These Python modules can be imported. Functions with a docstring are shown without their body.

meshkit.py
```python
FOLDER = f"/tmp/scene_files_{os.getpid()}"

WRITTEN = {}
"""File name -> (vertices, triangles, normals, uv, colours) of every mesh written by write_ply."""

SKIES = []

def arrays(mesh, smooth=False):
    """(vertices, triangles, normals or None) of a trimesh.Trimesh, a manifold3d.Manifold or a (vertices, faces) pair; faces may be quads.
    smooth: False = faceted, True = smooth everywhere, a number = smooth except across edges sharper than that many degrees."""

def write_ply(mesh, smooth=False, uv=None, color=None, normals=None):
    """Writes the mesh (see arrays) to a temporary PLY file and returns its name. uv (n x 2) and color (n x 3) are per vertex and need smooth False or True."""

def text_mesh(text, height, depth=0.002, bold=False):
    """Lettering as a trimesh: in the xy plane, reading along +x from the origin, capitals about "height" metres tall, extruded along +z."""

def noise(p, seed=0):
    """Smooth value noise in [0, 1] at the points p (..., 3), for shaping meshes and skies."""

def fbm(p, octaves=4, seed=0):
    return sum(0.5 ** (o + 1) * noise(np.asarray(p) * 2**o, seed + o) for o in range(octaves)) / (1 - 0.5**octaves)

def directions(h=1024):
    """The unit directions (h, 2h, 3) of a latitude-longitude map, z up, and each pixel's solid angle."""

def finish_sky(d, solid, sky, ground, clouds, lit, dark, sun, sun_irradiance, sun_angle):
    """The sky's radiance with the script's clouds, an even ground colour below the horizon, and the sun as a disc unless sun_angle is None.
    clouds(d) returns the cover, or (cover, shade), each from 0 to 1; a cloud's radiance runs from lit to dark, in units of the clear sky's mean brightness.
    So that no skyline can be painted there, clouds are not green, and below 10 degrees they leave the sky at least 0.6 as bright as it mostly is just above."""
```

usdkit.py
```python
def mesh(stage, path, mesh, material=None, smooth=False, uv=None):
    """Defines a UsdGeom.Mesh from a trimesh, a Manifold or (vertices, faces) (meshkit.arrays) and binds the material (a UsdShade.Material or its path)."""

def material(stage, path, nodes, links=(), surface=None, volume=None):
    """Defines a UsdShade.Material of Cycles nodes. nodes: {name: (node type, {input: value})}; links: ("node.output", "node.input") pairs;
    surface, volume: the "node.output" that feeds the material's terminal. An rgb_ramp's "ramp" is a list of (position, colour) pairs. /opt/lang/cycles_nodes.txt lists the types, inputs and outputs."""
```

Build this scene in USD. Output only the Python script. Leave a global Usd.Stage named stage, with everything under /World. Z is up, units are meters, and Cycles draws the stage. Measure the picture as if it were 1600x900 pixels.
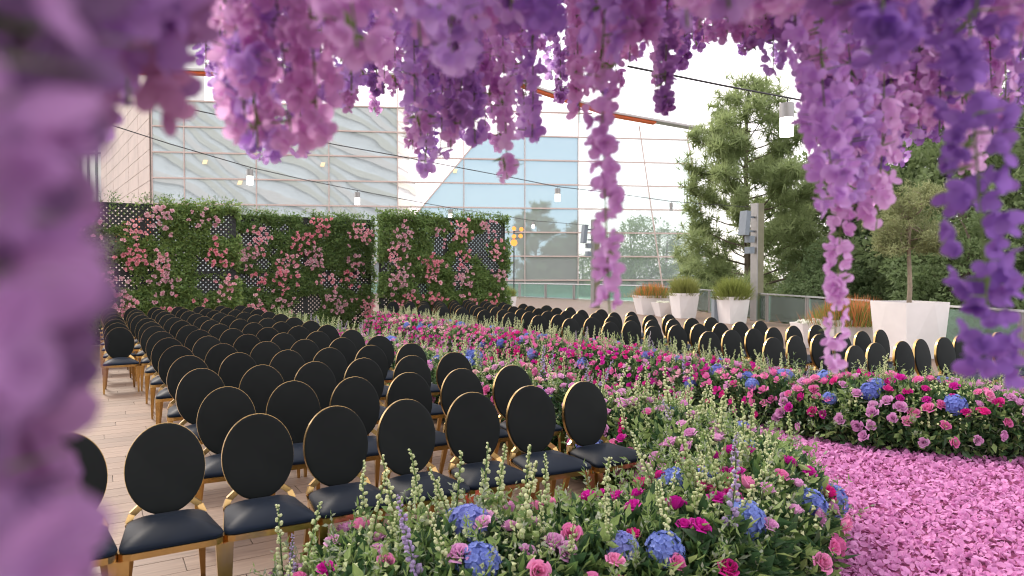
import math, random
import numpy as np, trimesh, usdkit, meshkit
from pxr import Usd, UsdGeom, UsdLux, UsdShade, Gf, Sdf, Vt
import shapely
from shapely.geometry import Polygon

stage = Usd.Stage.CreateInMemory()
UsdGeom.SetStageUpAxis(stage, 'Z'); UsdGeom.SetStageMetersPerUnit(stage, 1.0)
world = UsdGeom.Xform.Define(stage, '/World'); stage.SetDefaultPrim(world.GetPrim())
UsdGeom.Scope.Define(stage, '/World/Looks')
rng = np.random.default_rng(7); random.seed(7)
PI = math.pi

# ------------------------------------------------------------------ camera, sky, sun, exposure
CAM_H, FPX, YH = 1.89, 1085.0, 426.0
cam = UsdGeom.Camera.Define(stage, '/World/camera')
cam.CreateFocalLengthAttr(36.0 * FPX / 1600); cam.CreateHorizontalApertureAttr(36.0); cam.CreateVerticalApertureAttr(20.25)
cam.CreateClippingRangeAttr(Gf.Vec2f(0.02, 6000)); cam.CreateFStopAttr(2.8); cam.CreateFocusDistanceAttr(7.0)
cam.CreateExposureAttr(1.1)
cam.AddTranslateOp().Set(Gf.Vec3d(0, 0, CAM_H))
cam.AddRotateXOp().Set(90 - math.degrees(math.atan((450 - YH) / FPX)))

SUN_EL, SUN_AZ = math.radians(42), math.radians(-42)          # azimuth from +y towards +x
M = {}
def material(name, nodes, links, surface=None, volume=None):
    M[name] = usdkit.material(stage, '/World/Looks/' + name, nodes, links, surface=surface, volume=volume); return M[name]

material('sky_look', {
    'tc': ('texture_coordinate', {}),
    'sk': ('sky_texture', {'sky_type': 'single_scattering', 'sun_disc': False, 'sun_elevation': SUN_EL, 'sun_rotation': SUN_AZ, 'aerosol_density': 2.2, 'air_density': 1.0}),
    'mp': ('mapping', {'vector': (0, 0, 0), 'scale': (1.0, 1.0, 2.6)}),
    'n': ('noise_texture', {'scale': 1.7, 'detail': 6.0, 'roughness': 0.55}),
    'r': ('rgb_ramp', {'ramp': [(0.30, (0.25,) * 3), (0.62, (0.92,) * 3)]}),
    'mx': ('mix_color', {'blend_type': 'mix', 'b': (7.9, 7.3, 7.2)}),
    'bg': ('background_shader', {'strength': 0.145})},
    [('tc.generated', 'mp.vector'), ('mp.vector', 'n.vector'), ('n.fac', 'r.fac'), ('r.color', 'mx.fac'), ('sk.color', 'mx.a'), ('mx.result', 'bg.color')], surface='bg.background')
dome = UsdLux.DomeLight.Define(stage, '/World/sky')
UsdShade.MaterialBindingAPI.Apply(dome.GetPrim()).Bind(M['sky_look'])
dome.GetPrim().SetCustomDataByKey('kind', 'structure')
sun = UsdLux.DistantLight.Define(stage, '/World/sun')
sun.CreateIntensityAttr(0.32); sun.CreateAngleAttr(14.0); sun.CreateColorAttr(Gf.Vec3f(1, 0.89, 0.76)); sun.CreateNormalizeAttr(True)
sun.AddRotateZOp().Set(math.degrees(-SUN_AZ)); sun.AddRotateXOp().Set(-(90 - math.degrees(SUN_EL)))

# ------------------------------------------------------------------ helpers
TH = math.radians(31.0); C, S = math.cos(TH), math.sin(TH)
def L(u, v, z=0.0): return np.array([C * u - S * v, S * u + C * v, z])      # seating grid: u along the rows, v away from the altar
def G(px, py, z=0.0):                                                         # point of height z seen at a photo pixel
    d = (CAM_H - z) * FPX / (py - YH); return np.array([(px - 800) / FPX * d, d, z])
def Dp(px, py, d): return np.array([(px - 800) / FPX * d, d, CAM_H + (YH - py) / FPX * d])

used = {}
def numbered(path):
    n = used.get(path, 0); used[path] = n + 1
    return path if n == 0 else f'{path}_{n:03d}'
def tag(p, label=None, cat=None, group=None, kind=None):
    p = p.GetPrim() if hasattr(p, 'GetPrim') else p
    for k, v in (('label', label), ('category', cat), ('group', group), ('kind', kind)):
        if v: p.SetCustomDataByKey(k, v)
    return p
def obj(name, mesh, m, parent=None, smooth=False, **kw):
    base = parent.GetPath().pathString if parent is not None else '/World'
    p = usdkit.mesh(stage, numbered(base + '/' + name), mesh, M[m] if isinstance(m, str) else m, smooth=smooth)
    if kw: tag(p, **kw)
    return p.GetPrim()
def place(p, loc, rz=0.0, s=None, rx=0.0):
    x = UsdGeom.Xformable(p); x.AddTranslateOp().Set(Gf.Vec3d(*map(float, loc)))
    if rz: x.AddRotateZOp().Set(math.degrees(rz))
    if rx: x.AddRotateXOp().Set(math.degrees(rx))
    if s is not None: x.AddScaleOp().Set(Gf.Vec3f(*((s,) * 3 if np.ndim(s) == 0 else s)))
def thing(name, label, cat, loc=(0, 0, 0), rz=0.0, group=None, kind=None, s=None):
    x = UsdGeom.Xform.Define(stage, numbered('/World/' + name)); place(x.GetPrim(), loc, rz, s)
    return tag(x, label, cat, group, kind)
def copy_of(src, name, label, loc, rz=0.0, s=None, group=None, cat=None):
    x = UsdGeom.Xform.Define(stage, numbered('/World/' + name))
    p = x.GetPrim(); p.GetReferences().AddInternalReference(src.GetPath()); p.SetInstanceable(True)
    x.ClearXformOpOrder()
    for k in ('translate', 'rotateZ', 'scale'):
        pass
    x.SetXformOpOrder([])
    m = Gf.Matrix4d(1.0)
    sc = (1, 1, 1) if s is None else ((s,) * 3 if np.ndim(s) == 0 else s)
    mm = Gf.Matrix4d().SetScale(Gf.Vec3d(*map(float, sc))) * Gf.Matrix4d().SetRotate(Gf.Rotation(Gf.Vec3d(0, 0, 1), math.degrees(rz))) * Gf.Matrix4d().SetTranslate(Gf.Vec3d(*map(float, loc)))
    x.AddTransformOp().Set(mm)
    return tag(p, label, cat, group)

def box(x0, x1, y0, y1, z0, z1):
    b = trimesh.creation.box((x1 - x0, y1 - y0, z1 - z0)); b.apply_translation(((x0 + x1) / 2, (y0 + y1) / 2, (z0 + z1) / 2)); return b
def cat_(ms): return trimesh.util.concatenate(ms)
def bar(a, b, w, t, w2=None, t2=None, up=(0, 0, 1)):
    """tapered rectangular bar from a to b"""
    a, b = np.array(a, float), np.array(b, float); d = (b - a) / np.linalg.norm(b - a)
    s = np.cross(d, up); s = s / np.linalg.norm(s) if np.linalg.norm(s) > 1e-6 else np.array([1.0, 0, 0]); n = np.cross(s, d)
    w2, t2 = w if w2 is None else w2, t if t2 is None else t2
    v = [p + sx * s * ww / 2 + sn * n * tt / 2 for p, ww, tt in ((a, w, t), (b, w2, t2)) for sx, sn in ((-1, -1), (1, -1), (1, 1), (-1, 1))]
    return trimesh.convex.convex_hull(np.array(v))
def tube(pts, r, sides=6):
    p = np.array(pts, float); r = np.broadcast_to(r, (len(p),)); t = np.gradient(p, axis=0); t /= np.linalg.norm(t, axis=1, keepdims=True) + 1e-12
    a = np.cross(t, np.where(np.abs(t[:, 2:]) < 0.9, [0, 0, 1.0], [1.0, 0, 0])); a /= np.linalg.norm(a, axis=1, keepdims=True) + 1e-12
    b = np.cross(t, a); ang = np.arange(sides) * 2 * PI / sides
    v = p[:, None] + r[:, None, None] * (np.cos(ang)[None, :, None] * a[:, None] + np.sin(ang)[None, :, None] * b[:, None])
    i, j = np.meshgrid(np.arange(len(p) - 1), np.arange(sides), indexing='ij')
    q = np.stack([i * sides + j, i * sides + (j + 1) % sides, (i + 1) * sides + (j + 1) % sides, (i + 1) * sides + j], -1).reshape(-1, 4)
    return trimesh.Trimesh(v.reshape(-1, 3), np.vstack([q[:, [0, 1, 2]], q[:, [0, 2, 3]]]), process=False)
def unit(a): return a / (np.linalg.norm(a, axis=-1, keepdims=True) + 1e-12)
def rand_dirs(n): return unit(rng.normal(size=(n, 3)))
def frames(axis, roll=None):
    """rotation matrices whose z is axis"""
    axis = unit(np.asarray(axis, float)); n = len(axis)
    ref = np.where(np.abs(axis[:, 2:]) < 0.9, [0, 0, 1.0], [1.0, 0, 0]); x = unit(np.cross(ref, axis)); y = np.cross(axis, x)
    r = rng.uniform(0, 2 * PI, n) if roll is None else roll
    c, s = np.cos(r)[:, None], np.sin(r)[:, None]
    return np.stack([c * x + s * y, -s * x + c * y, axis], -1)
def scatter(base, pos, R, size):
    """base (v, f) copied to every pos; one big mesh"""
    v, f = base; n = len(pos); size = np.broadcast_to(np.asarray(size, float), (n,))
    V = np.einsum('nij,vj->nvi', R, v) * size[:, None, None] + pos[:, None]
    F = f[None] + (np.arange(n) * len(v))[:, None, None]
    return trimesh.Trimesh(V.reshape(-1, 3), F.reshape(-1, 3), process=False)
# leaf along +z, face normal +x
LEAF = (np.array([[0, 0, 0], [.06, -.24, .42], [.06, .24, .42], [-.1, 0, 1], [-.03, 0, .5]]), np.array([[0, 1, 4], [0, 4, 2], [4, 1, 3], [4, 3, 2]]))
NARROW = (LEAF[0] * [1, .45, 1], LEAF[1])
def petal_fan(n=6, w=.8, cup=.25):
    a = np.linspace(0, 2 * PI, n, endpoint=False)
    rim = np.stack([.5 + .5 * np.cos(a), w * .5 * np.sin(a), cup * (.5 + .5 * np.cos(a)) ** 2 + .12 * np.sin(a) ** 2], 1)
    v = np.vstack([[.45, 0, -.02], rim]); f = np.array([[0, 1 + i, 1 + (i + 1) % n] for i in range(n)])
    return v, f
def ring_of(base, count, tilt=0.0, twist=0.0):
    V, F, o = [], [], 0
    for k in range(count):
        a = 2 * PI * k / count + twist; ct, st = math.cos(tilt), math.sin(tilt)
        v = base[0].copy(); v = np.stack([v[:, 0] * ct - v[:, 2] * st, v[:, 1], v[:, 0] * st + v[:, 2] * ct], 1)
        ca, sa = math.cos(a), math.sin(a)
        V.append(np.stack([v[:, 0] * ca - v[:, 1] * sa, v[:, 0] * sa + v[:, 1] * ca, v[:, 2]], 1)); F.append(base[1] + o); o += len(v)
    return np.vstack(V), np.vstack(F)
FLORET4 = ring_of(petal_fan(6, .95, .18), 4, .25)
FLORET_W = ring_of(petal_fan(8, 1.0, .3), 3, .35)
def rose_mesh(seed, petals=17):
    r = np.random.default_rng(seed); V, F, o = [], [], 0
    for i in range(petals):
        t = i / (petals - 1); a0 = i * 2.39 + r.uniform(-.25, .25)
        R = .10 + .40 * t ** .85; h = .62 - .28 * t ** 1.5; w = 1.25 - .45 * t; out = .02 + .10 * t ** 2
        for b, (rr, zz) in enumerate(((.35, 0.0), (.86, .55), (1.0, .88), (1.0, 1.0))):
            for a in (-1, -.35, .35, 1):
                e = 1 - .22 * a * a * (b / 3) ** 2
                rad = R * rr + (out if b == 3 else 0) + .015 * a * (i % 2 * 2 - 1)
                V.append([rad * math.cos(a0 + a * w * .62), rad * math.sin(a0 + a * w * .62), h * zz * e - .28 - (.05 * t if b == 3 else 0)])
        q = [[o + b * 4 + c, o + b * 4 + c + 1, o + b * 4 + c + 5, o + b * 4 + c + 4] for b in range(3) for c in range(3)]
        F += [x for p in q for x in ([p[0], p[1], p[2]], [p[0], p[2], p[3]])]; o += 16
    return np.array(V), np.array(F)
ROSES = [rose_mesh(k) for k in range(4)]
ROSE_LO = [rose_mesh(k + 10, 8) for k in range(2)]
def hydrangea_mesh(seed, n=75):
    r = np.random.default_rng(seed); k = np.arange(n) + .5; ph = np.arccos(1 - 1.55 * k / n); th = PI * (1 + 5 ** .5) * k
    d = np.stack([np.cos(th) * np.sin(ph), np.sin(th) * np.sin(ph), np.cos(ph)], 1); d = unit(d + r.normal(0, .07, d.shape))
    m = scatter(FLORET4, d * (.42 + r.uniform(-.03, .05, (n, 1))) * [1, 1, .85], frames(d), .115)
    core = trimesh.creation.icosphere(1, .40); core.apply_scale((1, 1, .85))
    m = cat_([m, core]); return np.array(m.vertices), np.array(m.faces)
HYDR = [hydrangea_mesh(k) for k in range(3)]
def spike_mesh(seed, n=38):
    """a stock or larkspur spike along z, one unit tall: stem and small buds"""
    r = np.random.default_rng(seed); t = np.clip(np.linspace(.12, 1, n) ** .9 + r.normal(0, .008, n), .1, 1); th = r.uniform(0, 2 * PI, n)
    rad = .062 * (1 - t * .72); d = np.stack([np.cos(th), np.sin(th), np.full(n, .5)], 1)
    bud = trimesh.creation.icosphere(0, 1.0); bv, bf = np.array(bud.vertices) * [1, 1, 1.25], np.array(bud.faces)
    bend = np.stack([.10 * t ** 2, 0 * t, t], 1)
    buds = scatter((bv, bf), bend + d * rad[:, None], frames(d), .036 * (1.12 - .70 * t) * r.uniform(.7, 1.15, n))
    stem = tube([[.10 * x * x, 0, x] for x in np.linspace(-.3, 1, 6)], .009, 4)
    lf = scatter(LEAF, np.stack([0 * t[:14], 0 * t[:14], r.uniform(-.1, .4, 14)], 1), frames(unit(np.stack([np.cos(th[:14]), np.sin(th[:14]), np.full(14, .6)], 1))), .16)
    return buds, cat_([stem, lf])
SPIKES = [spike_mesh(k) for k in range(4)]

# ------------------------------------------------------------------ materials
def plain(name, col, rough=.6, metal=0.0, var=.12, scale=6.0, bump=0.0, bscale=60.0, spec=.5, sheen=0.0, coord='geometry.position'):
    lo, hi = [c * (1 - var) for c in col], [min(1, c * (1 + var)) for c in col]
    n = {'g': ('geometry', {}), 'n': ('noise_texture', {'scale': scale, 'detail': 5.0, 'roughness': .6}), 'r': ('rgb_ramp', {'ramp': [(.3, lo), (.7, hi)]}),
         'p': ('principled_bsdf', {'roughness': rough, 'metallic': metal, 'specular_ior_level': spec, 'sheen_weight': sheen})}
    l = [('g.position', 'n.vector'), ('n.fac', 'r.fac'), ('r.color', 'p.base_color')]
    if bump:
        n['n2'] = ('noise_texture', {'scale': bscale, 'detail': 4.0}); n['b'] = ('bump', {'strength': bump, 'distance': .01})
        l += [('g.position', 'n2.vector'), ('n2.fac', 'b.height'), ('b.normal', 'p.normal')]
    return material(name, n, l, 'p.BSDF')
def petal(name, cols, trans=.45, rough=.55, island=True, spec=.25):
    """thin petal or leaf: colours vary from piece to piece, light passes through"""
    n = {'g': ('geometry', {}), 'o': ('object_info', {}), 'ad': ('math', {'math_type': 'add'}), 'fr': ('math', {'math_type': 'fraction'}), 'r': ('rgb_ramp', {'ramp': [(i / max(1, len(cols) - 1), c) for i, c in enumerate(cols)]}),
         'p': ('principled_bsdf', {'roughness': rough, 'specular_ior_level': spec}), 't': ('translucent_bsdf', {}), 'm': ('mix_closure', {'fac': trans})}
    l = [('g.random_per_island', 'ad.value1'), ('o.random', 'ad.value2'), ('ad.value', 'fr.value1'), ('fr.value', 'r.fac'), ('r.color', 'p.base_color'), ('r.color', 't.color'), ('p.BSDF', 'm.closure1'), ('t.BSDF', 'm.closure2')]
    return material(name, n, l, 'm.closure')
plain('gold', (.56, .36, .14), .24, 1.0, .12, 9)
plain('white_planter', (.72, .68, .67), .5, 0, .04, 3)
plain('soil', (.05, .035, .025), .9, 0, .3, 20, .5, 40)
plain('steel', (.27, .26, .25), .38, .7, .08, 4)
plain('rail_steel', (.62, .63, .65), .3, .9, .06, 4)
plain('pylon_bronze', (.17, .16, .10), .5, .1, .15, 3)
plain('grey_plastic', (.17, .20, .23), .5, 0, .08, 5)
plain('black_paint', (.012, .012, .012), .5, 0, .2, 8)
plain('cable_black', (.015, .014, .014), .6, 0, .1, 8)
plain('lattice_black', (.010, .012, .011), .6, 0, .25, 7)
plain('orange_panel', (.75, .13, .03), .5, 0, .1, 2)
plain('fascia', (.42, .39, .38), .5, .2, .08, 2)
plain('tower_pale', (.50, .51, .44), .6, 0, .08, .2)
plain('tower_blue', (.60, .66, .70), .5, 0, .1, .2)
plain('tower_white', (.62, .60, .58), .6, 0, .06, .3)
plain('tower_dark', (.12, .12, .13), .5, 0, .1, .3)
plain('bark', (.11, .085, .06), .9, 0, .35, 6, .7, 18)
plain('pale_bark', (.23, .18, .13), .9, 0, .25, 9, .6, 30)
plain('ground_green', (.05, .06, .03), .95, 0, .4, .3, .4, 3)
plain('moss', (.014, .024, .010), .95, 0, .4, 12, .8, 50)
plain('plaza_stone', (.34, .35, .29), .8, 0, .12, .6)
plain('grout', (.20, .165, .145), .9, 0, .12, 4)
plain('mullion', (.52, .40, .36), .45, .3, .05, 1)
plain('petal_bed', (.20, .03, .10), .9, 0, .5, 45, .8, 60)
def cloth(name, lo, hi, rough, spec):
    material(name, {'g': ('geometry', {}), 'o': ('object_info', {}), 'n': ('noise_texture', {'scale': 9.0, 'detail': 4.0}), 'w': ('noise_texture', {'scale': 420.0, 'detail': 2.0}), 'ad': ('math', {'math_type': 'add'}), 'fr': ('math', {'math_type': 'multiply', 'value2': .5}), 'r': ('rgb_ramp', {'ramp': [(.2, lo), (.8, hi)]}),
        'b': ('bump', {'strength': .35, 'distance': .004}), 'b2': ('bump', {'strength': .25, 'distance': .002}), 'p': ('principled_bsdf', {'roughness': rough, 'specular_ior_level': spec, 'sheen_weight': .03})},
        [('g.position', 'n.vector'), ('g.position', 'w.vector'), ('n.fac', 'ad.value1'), ('o.random', 'ad.value2'), ('ad.value', 'fr.value1'), ('fr.value', 'r.fac'), ('r.color', 'p.base_color'), ('n.fac', 'b.height'), ('w.fac', 'b2.height'), ('b.normal', 'b2.normal'), ('b2.normal', 'p.normal')], 'p.BSDF')
cloth('black_fabric', (.0028, .0042, .0040), (.0075, .0095, .0090), .72, .18)
cloth('navy_seat', (.0018, .0055, .0120), (.0045, .0105, .0220), .5, .13)
# floor planks of wood-look stone: grain along each plank, tone by plank
material('plank_stone', {
    'g': ('geometry', {}), 'o': ('object_info', {}), 'vr': ('vector_rotate', {'rotate_type': 'z_axis', 'angle': -TH}), 'mp': ('mapping', {'scale': (1.2, 16.0, 1.0)}),
    'n': ('noise_texture', {'scale': 2.2, 'detail': 6.0, 'roughness': .6, 'distortion': .6}), 'r': ('rgb_ramp', {'ramp': [(.3, (.15, .095, .064)), (.5, (.205, .136, .096)), (.72, (.255, .176, .128))]}),
    'ad': ('math', {'math_type': 'add'}), 'fr': ('math', {'math_type': 'fraction'}), 'mr': ('map_range', {'to_min': .78, 'to_max': 1.12}), 'cc': ('combine_color', {}), 'mu': ('mix_color', {'blend_type': 'multiply', 'fac': 1.0}),
    'b': ('bump', {'strength': .15, 'distance': .004}), 'p': ('principled_bsdf', {'roughness': .5, 'specular_ior_level': .4})},
    [('g.position', 'vr.vector'), ('vr.vector', 'mp.vector'), ('mp.vector', 'n.vector'), ('n.fac', 'r.fac'), ('g.random_per_island', 'ad.value1'), ('o.random', 'ad.value2'), ('ad.value', 'fr.value1'), ('fr.value', 'mr.value'),
     ('mr.result', 'cc.r'), ('mr.result', 'cc.g'), ('mr.result', 'cc.b'), ('r.color', 'mu.a'), ('cc.color', 'mu.b'), ('mu.result', 'p.base_color'), ('n.fac', 'b.height'), ('b.normal', 'p.normal')], 'p.BSDF')
# stone cladding
plain('cladding', (.50, .385, .335), .6, 0, .10, .5)
def pane(name, tint, refl_tint, see=0.0, matte=0.0, wav=.03, wscale=.35):
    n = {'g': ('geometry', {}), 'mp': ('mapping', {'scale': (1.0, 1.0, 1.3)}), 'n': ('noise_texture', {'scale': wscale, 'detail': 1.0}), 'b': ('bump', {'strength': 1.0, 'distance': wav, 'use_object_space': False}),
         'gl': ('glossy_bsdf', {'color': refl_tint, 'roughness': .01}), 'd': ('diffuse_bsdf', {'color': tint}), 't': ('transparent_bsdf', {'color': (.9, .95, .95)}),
         'm1': ('mix_closure', {'fac': see}), 'm2': ('mix_closure', {'fac': 1 - matte})}
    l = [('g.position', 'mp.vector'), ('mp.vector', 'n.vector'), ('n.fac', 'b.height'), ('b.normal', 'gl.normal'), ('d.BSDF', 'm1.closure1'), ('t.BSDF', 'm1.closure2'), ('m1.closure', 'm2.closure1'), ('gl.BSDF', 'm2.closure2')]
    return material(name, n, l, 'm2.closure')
pane('mirror_glass', (.46, .50, .51), (.46, .50, .515), 0, .36, .013, .22)
pane('painted_sky_white', (.86, .82, .82), (1.0, .93, .91), 0, .3, .01)  # bright white sky mirrored in these panes is put into their colour
pane('painted_sky_blue', (.50, .53, .50), (.25, .385, .465), 0, .38, .014, .22)  # mirrored blue sky and pale trees are put into these tints
pane('clear_glass', (.8, .85, .85), (.75, .8, .8), .92, .75, .01)
material('rail_glass', {'df': ('diffuse_bsdf', {'color': (.46, .56, .48)}), 'm0': ('mix_closure', {'fac': .10}), 't': ('transparent_bsdf', {'color': (.62, .80, .74)}), 'gl': ('glossy_bsdf', {'color': (.8, .9, .88), 'roughness': .02}), 'f': ('fresnel', {'IOR': 1.22}), 'm': ('mix_closure', {})},
         [('f.fac', 'm.fac'), ('t.BSDF', 'm0.closure1'), ('df.BSDF', 'm0.closure2'), ('m0.closure', 'm.closure1'), ('gl.BSDF', 'm.closure2')], 'm.closure')
material('lamp_glow', {'e': ('emission', {'color': (1.0, .93, .82), 'strength': 2.2})}, [], 'e.emission')
material('warm_light', {'e': ('emission', {'color': (1.0, .78, .5), 'strength': .62})}, [], 'e.emission')
material('bulb_glow', {'e': ('emission', {'color': (1.0, .32, .075), 'strength': 1.0})}, [], 'e.emission')
# petals, leaves, flowers
W_COL = {'pink': [(.78, .48, .78), (.85, .59, .85), (.70, .39, .71), (.83, .51, .77), (.74, .48, .81)], 'lilac': [(.67, .46, .83), (.76, .55, .87), (.59, .39, .78), (.73, .45, .80)],
         'violet': [(.32, .17, .56), (.42, .23, .62), (.46, .24, .59), (.29, .15, .51)], 'dusky': [(.62, .34, .53), (.52, .23, .44), (.68, .43, .60), (.44, .18, .38), (.70, .50, .60), (.54, .31, .58), (.34, .24, .18)], 'mauve': [(.54, .34, .59), (.61, .43, .66), (.42, .24, .52), (.58, .31, .53), (.37, .20, .44), (.27, .16, .31)], 'purple': [(.50, .27, .62), (.44, .24, .54), (.60, .36, .65), (.52, .31, .64)]}
for k, c in W_COL.items(): petal('wisteria_' + k, c, .66)
petal('leaf_mid', [(.105, .185, .055), (.15, .24, .07), (.085, .155, .055), (.18, .265, .09)], .32, .45, spec=.4)
petal('leaf_dark', [(.035, .08, .035), (.05, .11, .04), (.03, .07, .035)], .25, .4, spec=.45)
petal('leaf_light', [(.19, .29, .085), (.24, .33, .11), (.15, .25, .085)], .35, .5)
petal('wall_leaf', [(.15, .235, .06), (.21, .295, .08), (.115, .195, .055), (.25, .32, .10)], .4, .5)
petal('leaf_grey', [(.24, .29, .19), (.30, .34, .24), (.19, .25, .16)], .3, .5)
petal('needles_pine', [(.20, .30, .10), (.28, .36, .14), (.15, .24, .085), (.33, .39, .18)], .55, .6)
petal('needles_dark', [(.13, .185, .08), (.18, .235, .10), (.10, .155, .07)], .45, .6)
petal('olive_leaf', [(.24, .27, .12), (.32, .34, .16), (.18, .22, .10)], .25, .5)
petal('grass_green', [(.17, .22, .05), (.24, .27, .07), (.12, .18, .045), (.26, .27, .08)], .3, .5)
petal('fire_stick', [(.62, .19, .06), (.50, .24, .08), (.34, .26, .08), (.66, .13, .07), (.52, .22, .10)], .3, .5)
petal('white_bloom', [(.70, .70, .58), (.62, .64, .50), (.75, .74, .66)], .3, .6)
petal('spike_cream', [(.56, .62, .32), (.66, .70, .42), (.46, .54, .25)], .3, .6)
petal('spike_mauve', [(.50, .42, .56), (.40, .30, .55), (.58, .52, .52)], .3, .6)
ROSE_COL = {'lavender': [(.66, .32, .56), (.60, .27, .50), (.72, .40, .62)], 'pink': [(.74, .20, .43), (.68, .15, .38), (.78, .29, .50)], 'hot': [(.62, .02, .22), (.55, .015, .26), (.68, .05, .26)],
            'magenta': [(.50, .01, .28), (.58, .02, .34), (.42, .01, .24)], 'blush': [(.76, .46, .50), (.72, .40, .46), (.78, .52, .56)], 'wall_pink': [(.88, .48, .53), (.86, .42, .48), (.90, .56, .60)], 'wall_deep': [(.84, .32, .38), (.86, .38, .44), (.80, .27, .34)], 'coral': [(.72, .20, .24), (.70, .26, .28), (.64, .14, .20)]}
for k, c in ROSE_COL.items(): petal('rose_' + k, c, .28)
petal('hydrangea_blue', [(.17, .22, .58), (.22, .30, .66), (.13, .17, .50), (.28, .31, .66)], .25)
petal('petals_loose', [(.68, .38, .60), (.56, .10, .38), (.64, .16, .44), (.68, .23, .52), (.54, .09, .36), (.66, .27, .56), (.62, .16, .48), (.44, .05, .28), (.68, .20, .44), (.52, .11, .32)], .25, .6)

# ------------------------------------------------------------------ ground, terrace, planks
gm = trimesh.Trimesh(np.array([[-900, -900, -6], [900, -900, -6], [900, 900, -6], [-900, 900, -6.]]), np.array([[0, 1, 2], [0, 2, 3]]))
obj('ground', gm, 'ground_green', kind='structure')
RAIL = [np.array([12.35, -1.0, 0]), np.array([10.9, 14.8, 0]), np.array([8.2, 44.5, 0]), np.array([.6, 54.0, 0]), np.array([-13.2, 63.5, 0])]
edge = [(-40, -12), (13.4, -12), (13.4, -1)] + [(p[0] + .25, p[1] + .12) for p in RAIL[1:]] + [(-40, 64.5)]
slab = trimesh.creation.extrude_polygon(Polygon(edge), 1.2); slab.apply_translation((0, 0, -1.212))
terr = UsdGeom.Xform.Define(stage, '/World/terrace_floor').GetPrim(); tag(terr, kind='structure')
obj('base_slab', slab, 'grout', terr)
lo = trimesh.creation.extrude_polygon(Polygon([(-60, 40), (30, 40), (30, 90), (-60, 90)]).difference(Polygon(edge).buffer(.3)), .2); lo.apply_translation((0, 0, -1.5)); obj('lower_plaza', lo, 'plaza_stone', kind='structure')
PLW, PLL = .24, 1.2
cells = []
tp = Polygon(edge).buffer(-.1)
for j in range(-40, 260):
    off = (j * .37) % 1 * PLL
    for i in range(-20, 60):
        u0, v0 = i * PLL + off, j * PLW
        c = L(u0 + PLL / 2, v0 + PLW / 2)
        if c[1] < 1.5 or c[1] > 62 or abs(c[0]) > 3 + .9 * c[1]: continue
        if 3.7 < u0 < 7.2 and v0 < 19: continue
        if not tp.contains(shapely.Point(c[0], c[1])): continue
        cells.append((np.hypot(c[0], c[1]), u0, v0))
cells.sort()
def plank_mesh(u0, v0, g=.003):
    dz = rng.uniform(-.0006, .0006)
    v = np.array([L(a, b, z) for z in (-.011, dz) for a, b in ((u0 + g, v0 + g), (u0 + PLL - g, v0 + g), (u0 + PLL - g, v0 + PLW - g), (u0 + g, v0 + PLW - g))])
    f = np.array([[4, 5, 6], [4, 6, 7], [0, 1, 5], [0, 5, 4], [1, 2, 6], [1, 6, 5], [2, 3, 7], [2, 7, 6], [3, 0, 4], [3, 4, 7]])
    return trimesh.Trimesh(v, f, process=False)
# planks the photograph shows: left part of the terrace first
def seen(c): p = L(c[1] + .6, c[2] + .12); px = 800 + FPX * p[0] / p[1]; return 120 < px < 1650 and p[1] > 3.6
vis = [c for c in cells if seen(c) and (c[1] < 3.7)] ; vis = vis[:300]; vs = set(vis)
for c in vis: obj('plank', plank_mesh(c[1], c[2]), 'plank_stone', terr)
tag(obj('plank_field', cat_([plank_mesh(c[1], c[2]) for c in cells if c not in vs]), 'plank_stone', terr), kind='stuff')

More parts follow.
